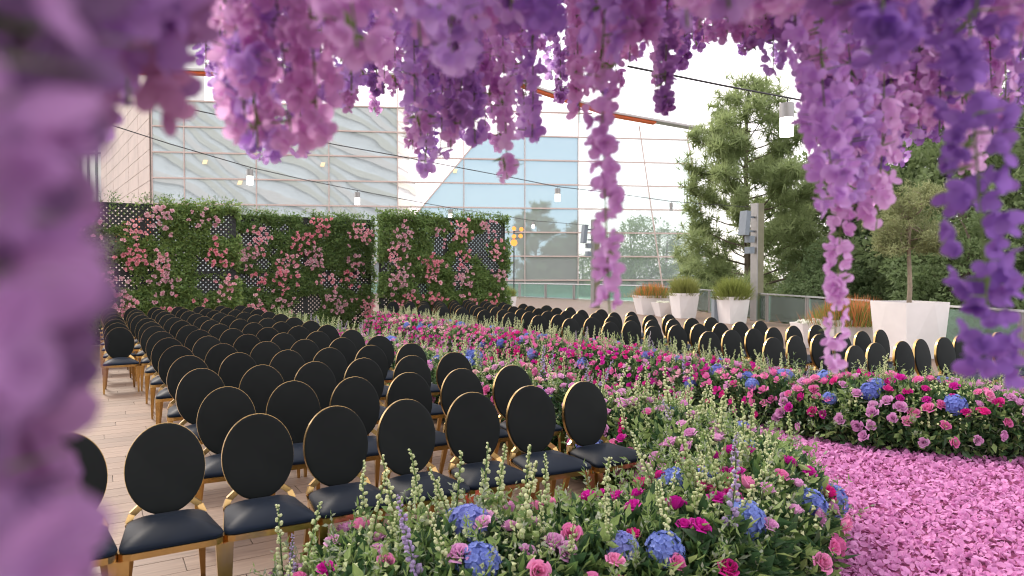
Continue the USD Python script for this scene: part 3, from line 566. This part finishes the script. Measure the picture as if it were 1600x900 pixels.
# ------------------------------------------------------------------ chairs
def ellipse(a, b, n=40): t = np.linspace(0, 2 * PI, n, endpoint=False); return np.stack([a * np.cos(t), b * np.sin(t)], 1)
def dome(poly_pts, z0, side, top, rings=7, power=2.4):
    """cushion: outline rises by side, then domes to top"""
    P = np.array(poly_pts); c = P.mean(0); V, n = [], len(P); prof = [(1, 0, .985), (1, .6, 1.0), (1, 1, .985)] + [(0, 1, s) for s in np.linspace(.94, .06, rings)]
    for kind, f, s in prof:
        z = z0 + side * f if kind else z0 + side + (top - side) * (1 - s ** power) ** .9
        V.append(np.column_stack([c + (P - c) * s, np.full(n, z)]))
    V = np.vstack(V + [np.array([[*c, z0 + top]])]); F = []
    for k in range(len(prof) - 1):
        for i in range(n): a, b = k * n + i, k * n + (i + 1) % n; F += [[a, b, b + n], [a, b + n, a + n]]
    k = (len(prof) - 1) * n
    for i in range(n): F += [[k + i, k + (i + 1) % n, len(V) - 1], [(i + 1) % n, i, 0]]
    return trimesh.Trimesh(V, np.array(F), process=False)
def rounded(poly, r_, n=48):
    q = Polygon(poly).buffer(-r_, join_style=1).buffer(r_, quad_segs=6); return np.array([q.exterior.interpolate(t, normalized=True).coords[0] for t in np.linspace(0, 1, n, endpoint=False)])
seat_out = rounded([(-.262, -.25), (.262, -.25), (.205, .22), (-.205, .22)], .055)
if Polygon(seat_out).exterior.is_ccw is False: seat_out = seat_out[::-1]
def sub(polyA, polyB, h, z): m = trimesh.creation.extrude_polygon(polyA.difference(polyB), h); m.apply_translation((0, 0, z)); return m
def build_chair(label, loc, rz):
    t = thing('oval_chair', label, 'chair', loc, rz, 'rows of black and gold oval back chairs')
    obj('seat', dome(seat_out, .442, .022, .098, 8, 1.9), 'navy_seat', t, 50)
    sp = Polygon(seat_out); obj('seat_frame', sub(sp.buffer(.004), sp.buffer(-.03), .034, .406), 'gold', t, 30)
    for sx in (-1, 1): obj('leg', cat_([bar((sx * .232, -.222, .405), (sx * .238, -.236, 0), .050, .046, .024, .022, up=(0, 1, 0))]), 'gold', t)
    for sx in (-1, 1): obj('leg', cat_([bar((sx * .180, .195, .405), (sx * .205, .315, 0), .048, .044, .024, .022, up=(0, 1, 0))]), 'gold', t)
    T = trimesh.transformations.rotation_matrix(-.13, (1, 0, 0)); T[:3, 3] = (0, .255, .735)
    def back(m): v = np.array(m.vertices); m = m.copy(); m.vertices = np.stack([v[:, 0], -v[:, 2], v[:, 1]], 1); m.apply_transform(T); return m
    pad = dome(ellipse(.2135, .2635, 44), .0065, .012, .026, 6); obj('backrest', back(pad), 'black_fabric', t, 50)
    rear = dome(ellipse(.2135, .2635, 44), .0, .010, .016, 3); rear.vertices = np.array(rear.vertices) * [.97, .97, -1] - [0, 0, .024]; rear.invert(); obj('backrest', back(rear), 'black_fabric', t, 50)
    ring = sub(Polygon(ellipse(.2154, .2654, 56)), Polygon(ellipse(.2060, .2560, 56)), .030, -.026); obj('back_frame', back(ring), 'gold', t, 30)
    for sx in (-1, 1):
        pts = [np.array([sx * .135, .232, .537]), np.array([sx * .182, .220, .500]), np.array([sx * .200, .205, .455]), np.array([sx * .188, .20, .41])]
        obj('back_support', cat_([bar(pts[i], pts[i + 1], .034, .030, up=(0, 1, 0)) for i in range(3)]), 'gold', t)
    return t
ORD = ['first', 'second', 'third', 'fourth', 'fifth', 'sixth', 'seventh', 'eighth', 'ninth', 'tenth', 'eleventh', 'twelfth', 'thirteenth', 'fourteenth']
proto = None
def set_chair(label, u, v):
    global proto
    rz = TH + rng.normal(0, .045); p = L(u + rng.normal(0, .008), v + rng.normal(0, .02))
    if proto is None: proto = build_chair(label, p, rz)
    else: copy_of(proto, 'oval_chair', label, p, rz, group='rows of black and gold oval back chairs', cat='chair')
for k in range(14):
    for i in range(8 if k == 0 else 7 if k >= 7 else 6):
        rw = 'front row' if k == 0 else f'{ORD[k]} row'
        set_chair(f'black and gold oval back chair, {ORD[i]} from the flower border, {rw}, left block', 3.43 - .515 * i, 4.31 + 1.2 * k)
for k in range(14):
    for i in range(8 if k == 0 else 6):
        rw = 'front row' if k == 0 else f'{ORD[k]} row'
        set_chair(f'black and gold oval back chair, {ORD[i]} from the flower border, {rw}, right block', 8.0 + .515 * i, 4.88 + 1.18 * k)

# ------------------------------------------------------------------ petal carpet
def smooth_path(pts, step=.05):
    P = np.array(pts, float)
    for _ in range(3):
        Q = [P[0]]
        for a, b in zip(P[:-1], P[1:]): Q += [a * .75 + b * .25, a * .25 + b * .75]
        P = np.array(Q + [P[-1]])
    s = np.r_[0, np.cumsum(np.linalg.norm(np.diff(P, axis=0), axis=1))]; t = np.arange(0, s[-1], step)
    return np.stack([np.interp(t, s, P[:, i]) for i in range(P.shape[1])], 1)
LB = smooth_path([(4.15, 20.2), (4.2, 7.0), (4.22, 5.4), (4.30, 4.4), (4.05, 3.4), (3.2, 2.95), (2.0, 3.2), (.75, 3.7)])
RB = smooth_path([(7.35, 20.2), (7.35, 6.0), (7.35, 5.0), (7.75, 4.05), (8.6, 3.45), (9.8, 3.2), (11.4, 3.1)])
lpoly = shapely.LineString(LB).buffer(.62); rpoly = shapely.LineString(RB).buffer(.6)
carpet = Polygon([tuple(p) for p in LB[::10]] + [(.9, 1.0), (1.5, -1.5), (11.5, -1.5)] + [tuple(p) for p in RB[::-10]]).buffer(0)
shapely.prepare(carpet)
cm = trimesh.creation.extrude_polygon(carpet.simplify(.01), .006); v = np.array(cm.vertices); cm.vertices = np.array([L(a, b, c + .0035) for a, b, c in v]); cm.fix_normals()
pc = thing('petal_carpet', 'deep carpet of loose pink rose petals covering the aisle', 'petals', kind='stuff')
obj('petal_underlay', cm, 'petal_bed', pc)
N = 230000; uv = np.stack([rng.uniform(1, 12, N), rng.uniform(0, 20, N)], 1); pw = np.array([L(a, b) for a, b in uv]); dist = np.hypot(pw[:, 0], pw[:, 1])
keep = shapely.contains_xy(carpet, uv[:, 0], uv[:, 1]) & (pw[:, 1] > 2.5) & (pw[:, 0] / pw[:, 1] < .95) & (rng.uniform(size=N) < np.clip(6.0 / dist, .25, 1.0))
pw = pw[keep]; n = len(pw); pw[:, 2] = .012 + rng.uniform(0, .03, n) + .03 * np.clip(meshkit.fbm(pw * [3, 3, 0], 3, 4) - .4, 0, 1)
nrm_ = unit(np.stack([rng.normal(0, .7, n), rng.normal(0, .7, n), np.where(rng.uniform(size=n) < .7, 1, -1)], 1)); siz = rng.uniform(.024, .056, n) * np.clip(dist[keep] / 7, 1, 2.2); sel = rng.integers(0, 3, n); parts = []
for k, (w_, c_) in enumerate(((.85, .30), (.6, .55), (1.0, .75))):
    PT = petal_fan(7, w_, c_); PT = (PT[0] - [.5, 0, c_ * .3], PT[1]); q = sel == k; parts.append(scatter(PT, pw[q], frames(nrm_[q]), siz[q]))
tag(obj('petals', cat_(parts), 'petals_loose', pc, True), kind='stuff')

# ------------------------------------------------------------------ flower borders
def border(label, path, W, HH, seed, roses, hyd, spikes, leaves, mix, lo=False, spike_side=0.0, spike_h=.34):
    r = np.random.default_rng(seed); t = thing('flower_border', label, 'flower border')
    T = unit(np.gradient(path, axis=0)); Nn = np.stack([-T[:, 1], T[:, 0]], 1); n_p = len(path)
    lump = lambda i, ph: 1 + .22 * (meshkit.fbm(np.stack([path[i, 0] * 1.7, path[i, 1] * 1.7, np.cos(ph) * 1.3], 1), 3, seed) - .5) * 2
    Hs = np.linspace(HH[0], HH[1], n_p) if np.ndim(HH) else np.full(n_p, HH); H = float(np.mean(Hs))
    endf = lambda i: np.clip(np.minimum(i, n_p - 1 - i) / 8.0, .25, 1) ** .5
    def on(i, ph, k=1.0):
        f = lump(i, ph) * endf(i) * k; lat = W * np.cos(ph) * f; z = Hs[i] * np.sin(ph) ** .75 * f
        q = path[i] + Nn[i] * lat[:, None]; pos = np.stack([C * q[:, 0] - S * q[:, 1], S * q[:, 0] + C * q[:, 1], z], 1)
        nl = Nn[i] * (np.cos(ph) / W)[:, None]; nrm = unit(np.stack([C * nl[:, 0] - S * nl[:, 1], S * nl[:, 0] + C * nl[:, 1], np.sin(ph) / H], 1)); return pos, nrm
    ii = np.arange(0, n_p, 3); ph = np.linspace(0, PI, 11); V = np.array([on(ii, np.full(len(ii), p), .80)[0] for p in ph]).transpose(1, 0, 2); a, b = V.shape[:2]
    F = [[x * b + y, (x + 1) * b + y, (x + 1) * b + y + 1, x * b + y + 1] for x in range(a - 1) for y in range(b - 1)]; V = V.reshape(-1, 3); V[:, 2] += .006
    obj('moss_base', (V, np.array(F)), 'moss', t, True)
    def sample(n, pmin=.05, pmax=PI - .05): return r.integers(0, n_p, n), r.uniform(pmin, pmax, n)
    for mm, share, size in (('leaf_dark', .42, .115), ('leaf_mid', .30, .10), ('leaf_light', .12, .085), ('leaf_grey', .16, .075)):
        n = int(leaves * share); i, ph = sample(n); pos, nr = on(i, ph); pos = pos + nr * r.uniform(-.12, .01 if mm != 'leaf_light' else .09, (n, 1)); pos[:, 2] = np.maximum(pos[:, 2], .02)
        tag(obj('leaves', scatter(LEAF if mm != 'leaf_grey' else NARROW, pos, frames(unit(nr * .7 + r.normal(0, .75, (n, 3)) + [0, 0, .15])), size * r.uniform(.55, 1.3, n)), mm, t), kind='stuff')
    # filler sprays of tiny cream buds
    n = int(leaves * .16); i, ph = sample(n, .5, PI - .4); pos, nr = on(i, ph); pos += nr * r.uniform(-.02, .10, (n, 1)); bl = meshkit.fbm(pos * 2.4, 3, seed + 5); q = bl > .5
    tet = (np.array([[1, 1, 1], [-1, -1, 1], [-1, 1, -1], [1, -1, -1.]]), np.array([[0, 1, 2], [0, 2, 3], [0, 3, 1], [1, 3, 2]]))
    tag(obj('filler_buds', scatter(tet, pos[q], frames(rand_dirs(int(q.sum()))), .010 * r.uniform(.6, 1.2, q.sum())), 'spike_cream', t), kind='stuff')
    ns = int(leaves * .011); i, ph = sample(ns, .12, PI - .12); pos, nr = on(i, ph, .95); ax = unit(nr * .8 + [0, 0, .55] + r.normal(0, .4, (ns, 3))); ln = r.uniform(.14, .34, ns)
    stems = cat_([tube([pos[k], pos[k] + ax[k] * ln[k] * .6, pos[k] + ax[k] * ln[k] + [0, 0, -.03]], [.003, .002, .0012], 3) for k in range(ns)])
    q = r.integers(0, ns, ns * 13); x = r.uniform(.35, 1.05, (len(q), 1)); lp_ = pos[q] + ax[q] * ln[q][:, None] * x; la = unit(ax[q] * .7 + r.normal(0, .7, (len(q), 3)))
    h2 = len(q) // 2; tag(obj('sprigs', cat_([stems, scatter(NARROW, lp_[:h2], frames(la[:h2]), .055 * r.uniform(.6, 1.2, h2))]), 'leaf_light', t), kind='stuff'); tag(obj('sprigs', scatter(LEAF, lp_[h2:], frames(la[h2:]), .036 * r.uniform(.6, 1.2, len(q) - h2)), 'leaf_grey', t), kind='stuff')
    # roses, grouped by colour along the border
    names = list(mix); i, ph = sample(roses * 3, .12, PI - .15); pos, nr = on(i, ph, 1.02)
    order, got = [], np.zeros((0, 3))
    for k in range(len(pos)):
        if len(order) >= roses: break
        if len(got) == 0 or np.min(np.linalg.norm(got - pos[k], axis=1)) > .085: order.append(k); got = np.vstack([got, pos[k]])
    order = np.array(order); pos, nr = pos[order], nr[order]
    field = meshkit.fbm(pos * 1.9 + 31, 3, seed + 9); rank = np.argsort(np.argsort(field + r.normal(0, .03, len(pos)))) / len(pos); cum = np.cumsum([mix[x] for x in names]); cum = cum / cum[-1]
    dcam = np.linalg.norm(pos - [0, 0, CAM_H], axis=1); nearest = set(np.argsort(dcam)[:300]); rest = {}
    for k in range(len(pos)):
        cname = names[min(len(names) - 1, int(np.searchsorted(cum, rank[k])))]; base = ROSES[k % 4] if dcam[k] < 9 else ROSE_LO[k % 2]
        m = scatter(base, pos[k:k + 1] + nr[k:k + 1] * r.uniform(.05, .10), frames(unit(nr[k:k + 1] + r.normal(0, .30, (1, 3)) + [0, 0, .12])), [r.uniform(.085, .125)])
        if k in nearest: obj('rose', m, 'rose_' + cname, t, True)
        else: rest.setdefault(cname, []).append(m)
    for cname, ms in rest.items(): tag(obj('rose_mass', cat_(ms), 'rose_' + cname, t, True), kind='stuff')
    i, ph = sample(hyd, .3, PI - .4); pos, nr = on(i, ph, 1.06)
    for k in range(hyd): obj('hydrangea', scatter(HYDR[k % 3], pos[k:k + 1], frames(unit(nr[k:k + 1] + r.normal(0, .2, (1, 3)))), [r.uniform(.17, .26)]), 'hydrangea_blue', t, True)
    i = r.integers(0, n_p, spikes); ph = np.clip(PI / 2 + spike_side + r.normal(0, .5, spikes), .25, PI - .25); pos, nr = on(i, ph, .92); up = unit(np.stack([r.normal(0, .22, spikes), r.normal(0, .22, spikes), np.ones(spikes)], 1) + nr * .25)
    dcam = np.linalg.norm(pos - [0, 0, CAM_H], axis=1); nearest = set(np.argsort(dcam)[:140]); rb, rs = [], []
    for k in range(spikes):
        R_, sz, mm = frames(up[k:k + 1]), [spike_h * r.uniform(.7, 1.3)], 'spike_mauve' if r.uniform() < .12 else 'spike_cream'
        bm, sm_ = (scatter((np.array(x.vertices), np.array(x.faces)), pos[k:k + 1], R_, sz) for x in SPIKES[k % 4])
        if k in nearest:
            s_ = obj('flower_spike', bm, mm, t, True); obj('stalk', sm_, 'leaf_mid', s_)
        else: rb.append(bm); rs.append(sm_)
    if rb: tag(obj('spike_mass', cat_(rb), 'spike_cream', t, True), kind='stuff'); tag(obj('stalk_mass', cat_(rs), 'leaf_mid', t), kind='stuff')
    return t
cutL = int(np.argmin(np.abs(LB[:, 1] - 5.2) + (LB[:, 0] < 4.0) * 9)); cutR = int(np.argmin(np.abs(RB[:, 1] - 5.4) + (RB[:, 0] > 7.5) * 9))
border('near flower border curving in front of the left chairs at bottom centre', LB[cutL - 4:], .60, (.72, .36), 21, 190, 20, 80, 36000, {'lavender': .46, 'pink': .26, 'hot': .12, 'magenta': .16}, spike_h=.42)
border('left aisle border between the left chairs and the petal carpet', LB[:cutL + 4], .48, (.58, .69), 22, 560, 26, 190, 36000, {'lavender': .3, 'pink': .2, 'blush': .2, 'hot': .15, 'magenta': .15}, spike_h=.36)
border('near end of the right border curving out past the right chairs', RB[cutR - 4:], .60, .62, 23, 430, 26, 90, 34000, {'lavender': .48, 'pink': .2, 'hot': .14, 'magenta': .18}, spike_side=-.35, spike_h=.30)
border('right aisle border between the petal carpet and the right chairs', RB[:cutR + 4], .56, .60, 24, 1250, 48, 420, 52000, {'pink': .28, 'lavender': .12, 'hot': .24, 'magenta': .24, 'blush': .12}, spike_side=-.45, spike_h=.34)

# ------------------------------------------------------------------ hanging wisteria
def garland(seed, length, rad, tip, gap=1.0):
    """origin at the tip, hangs along z: stem and florets"""
    r = np.random.default_rng(seed); n = int(length * 135 * gap); z = np.sort(r.uniform(0, length, n)); th = r.uniform(0, 2 * PI, n)
    prof = tip + (rad - tip) * np.clip(z / (length * .75), 0, 1) ** .8; rr = prof * r.uniform(.35, 1.0, n) ** .5
    am = .005 if tip > .035 and rad < .06 else .35 * rad; sway = np.stack([am * np.sin(z * 5 + seed), am * np.cos(z * 4 + seed), 0 * z], 1)
    pos = sway + np.stack([rr * np.cos(th), rr * np.sin(th), z], 1); d = unit(np.stack([np.cos(th), np.sin(th), -.35 + r.normal(0, .4, n)], 1) + r.normal(0, .35, (n, 3)))
    fl = scatter(FLORET_W, pos, frames(d), .0225 * r.uniform(.7, 1.3, n))
    zz = np.linspace(0, length, 12); stem = [tube(np.stack([am * np.sin(zz * 5 + seed), am * np.cos(zz * 4 + seed), zz], 1), .0018, 4)]
    k = r.integers(0, n, n // 3)
    st = scatter((np.array([[0, -.04, 0], [0, .04, 0], [0, 0, 1]]), np.array([[0, 1, 2]])), sway[k] + np.stack([0 * z[k], 0 * z[k], z[k] + .01], 1), frames(unit(pos[k] - sway[k] - np.stack([0 * z[k], 0 * z[k], z[k]], 1) + [0, 0, .001])), .06)
    lf = scatter(NARROW, sway[k[::6]] + np.stack([0 * z[k[::6]], 0 * z[k[::6]], z[k[::6]]], 1), frames(unit(r.normal(size=(len(k[::6]), 3)) - [0, 0, .6])), .045)
    return fl, cat_(stem + [st, lf])
kinds = []
gi = 0
def new_garland(label, m, spec, loc, rz, group=None):
    t = thing('wisteria_garland', label, 'garland', loc, rz, group); fl, st = garland(*spec)
    tag(obj('blossoms', fl, 'wisteria_' + m, t, True), kind='stuff'); obj('stem', st, 'leaf_light', t); return t
WHERE = [(520, 'over the left glass panes'), (800, 'over the flower walls'), (1010, 'left of the white sky gap'), (1255, 'over the open pine and sky gap'), (1480, 'over the olive tree'), (9999, 'in the top right corner')]
def canopy_label(px, d, m):
    w = next(t for x, t in WHERE if px < x); how = 'near, blurred' if d < 1.55 else 'sharper' if d < 2.6 else 'rear'
    return f'{how} {m if m != "purple" else "dull purple"} wisteria garland of the canopy {w}', f'{how} {m} garlands {w}'
bank, CLAB = {}, 'purple and pink wisteria garland in the dense canopy along the top'
CG = 'wisteria garlands of the overhead canopy'
def hang(px, py, d, m, kind, label=None, group=None):
    specs = {'full': (.95, .075, .03, 1.9), 'thin': (1.1, .024, .013, .95), 'mid': (1.0, .055, .024, 1.4), 'wide': (1.0, .09, .04, 1.7), 'lens': (1.0, .05, .042, 1.7)}
    var = int(rng.integers(0, 2)); key = (m, kind, var); loc = Dp(px, py, d); rz = float(rng.uniform(0, 6.28))
    lab, grp = (label, group) if label else canopy_label(px, d, m)
    if key not in bank:
        bank[key] = new_garland(lab, m, (len(bank) * 7 + 3,) + specs[kind], loc, rz, grp)
    else: copy_of(bank[key], 'wisteria_garland', lab, loc, rz, (1, 1, float(rng.uniform(.9, 1.15))), grp, 'garland')
bank.clear()
prof = np.array([(300, 110), (350, 160), (385, 235), (440, 240), (490, 220), (510, 150), (545, 165), (580, 170), (620, 150), (650, 225), (690, 240), (735, 215), (790, 255), (830, 205), (870, 165), (905, 160), (950, 150), (1000, 100), (1030, 150), (1060, 110), (1110, 85), (1140, 60), (1190, 105), (1215, 110), (1245, 60), (1270, 190), (1300, 290), (1340, 330), (1380, 300), (1420, 215), (1470, 230), (1510, 280), (1560, 190), (1610, 170), (1660, 170)])
def pick(x, dark): return str(rng.choice(['pink', 'lilac', 'violet', 'purple'], p=[.15, .2, .3, .35] if dark else ([.46, .40, .05, .09] if x < 1000 else [.36, .30, .15, .19])))
for x in np.linspace(330, 1660, 118):                # the fringe, two to three metres away
    x = x + rng.normal(0, 7); lim = float(np.interp(x, prof[:, 0], prof[:, 1])); hang(x, lim * 1.08 - abs(rng.normal(0, .30)) * lim, float(rng.uniform(1.7, 3.2)), pick(x, False), str(rng.choice(['full', 'mid', 'thin'], p=[.18, .37, .45])))
for x in np.linspace(330, 1680, 40):                 # nearer blossoms at the very top
    x = x + rng.normal(0, 10); lim = float(np.interp(x, prof[:, 0], prof[:, 1])); hang(x, min(lim * .75, 150) * rng.uniform(-.1, .8), float(rng.uniform(.8, 1.6)), pick(x, x > 1230 and rng.uniform() < .6), str(rng.choice(['full', 'mid'])))
for x in np.linspace(1262, 1510, 60):                # thick mass at the right
    hang(x + rng.normal(0, 5), float(np.interp(x, prof[:, 0], prof[:, 1])) * rng.uniform(.45, 1.0), float(rng.uniform(1.8, 3.0)), pick(x, rng.uniform() < .3), str(rng.choice(['full', 'mid'])))
for x in np.linspace(330, 1680, 24):                 # darker layer behind
    x = x + rng.normal(0, 8); lim = float(np.interp(x, prof[:, 0], prof[:, 1])); hang(x, min(lim, 210) * rng.uniform(.2, .8), float(rng.uniform(2.6, 3.8)), pick(x, True), 'wide')
for x_, y_, m_ in ((380, 215, 'pink'), (415, 236, 'lilac'), (447, 232, 'pink'), (480, 212, 'pink'), (668, 268, 'lilac'), (700, 235, 'pink'), (738, 225, 'lilac'), (790, 280, 'pink'), (655, 215, 'pink'), (828, 215, 'lilac'), (905, 195, 'pink'), (1035, 172, 'purple')): hang(x_, y_, 1.15 if x_ < 500 else 1.9, m_, 'mid' if x_ < 500 else 'thin')
hang(948, 490, 1.35, 'pink', 'thin', 'single long thin pink wisteria strand hanging before the far pylon')
hang(1311, 588, 1.75, 'pink', 'thin', 'longest thin pink strand hanging over the right border')
hang(1366, 365, 1.7, 'pink', 'mid', 'pink wisteria strand ending just left of the olive tree')
hang(1525, 590, 1.0, 'violet', 'mid', 'long thick violet strand hanging at right before the olive planter')
hang(1295, 325, 1.5, 'lilac', 'full', 'broad lilac garland beside the longest thin strand')
# blossoms right at the lens, out of focus
rng = np.random.default_rng(101)
NL, NG = 'out of focus pink wisteria close to the lens down the left edge', 'blurred wisteria at the left edge'
for k_, (d, m) in enumerate([(.20, 'dusky'), (.25, 'mauve'), (.30, 'dusky'), (.34, 'mauve'), (.38, 'dusky'), (.42, 'mauve'), (.47, 'dusky'), (.52, 'mauve'), (.28, 'dusky'), (.36, 'mauve'), (.44, 'dusky'), (.60, 'dusky'), (.66, 'mauve')]): hang(88 - 54 / d - (0, 20, 8, 30, 14)[k_ % 5] - (90 if k_ >= 8 else 0), 1350, d, m, 'lens', NL, NG)
TL, TG = 'out of focus purple wisteria close to the lens in the top left corner', 'blurred wisteria in the top left corner'
for px, py, d, m in [(-40, 340, .40, 'violet'), (-8, 330, .48, 'purple'), (62, 225, .5, 'mauve'), (125, 200, .56, 'dusky'), (195, 165, .62, 'dusky'), (245, 130, .7, 'mauve'), (5, 270, .44, 'violet'), (-60, 320, .30, 'purple'), (170, 80, .50, 'purple'), (0, 190, .26, 'mauve'), (100, 120, .36, 'purple'), (265, 60, .6, 'mauve'), (-30, 390, .5, 'purple'), (15, 320, .6, 'violet'), (115, 185, .7, 'purple'), (200, 110, .8, 'violet')]: hang(px, py, d, m, 'lens', TL, TG)
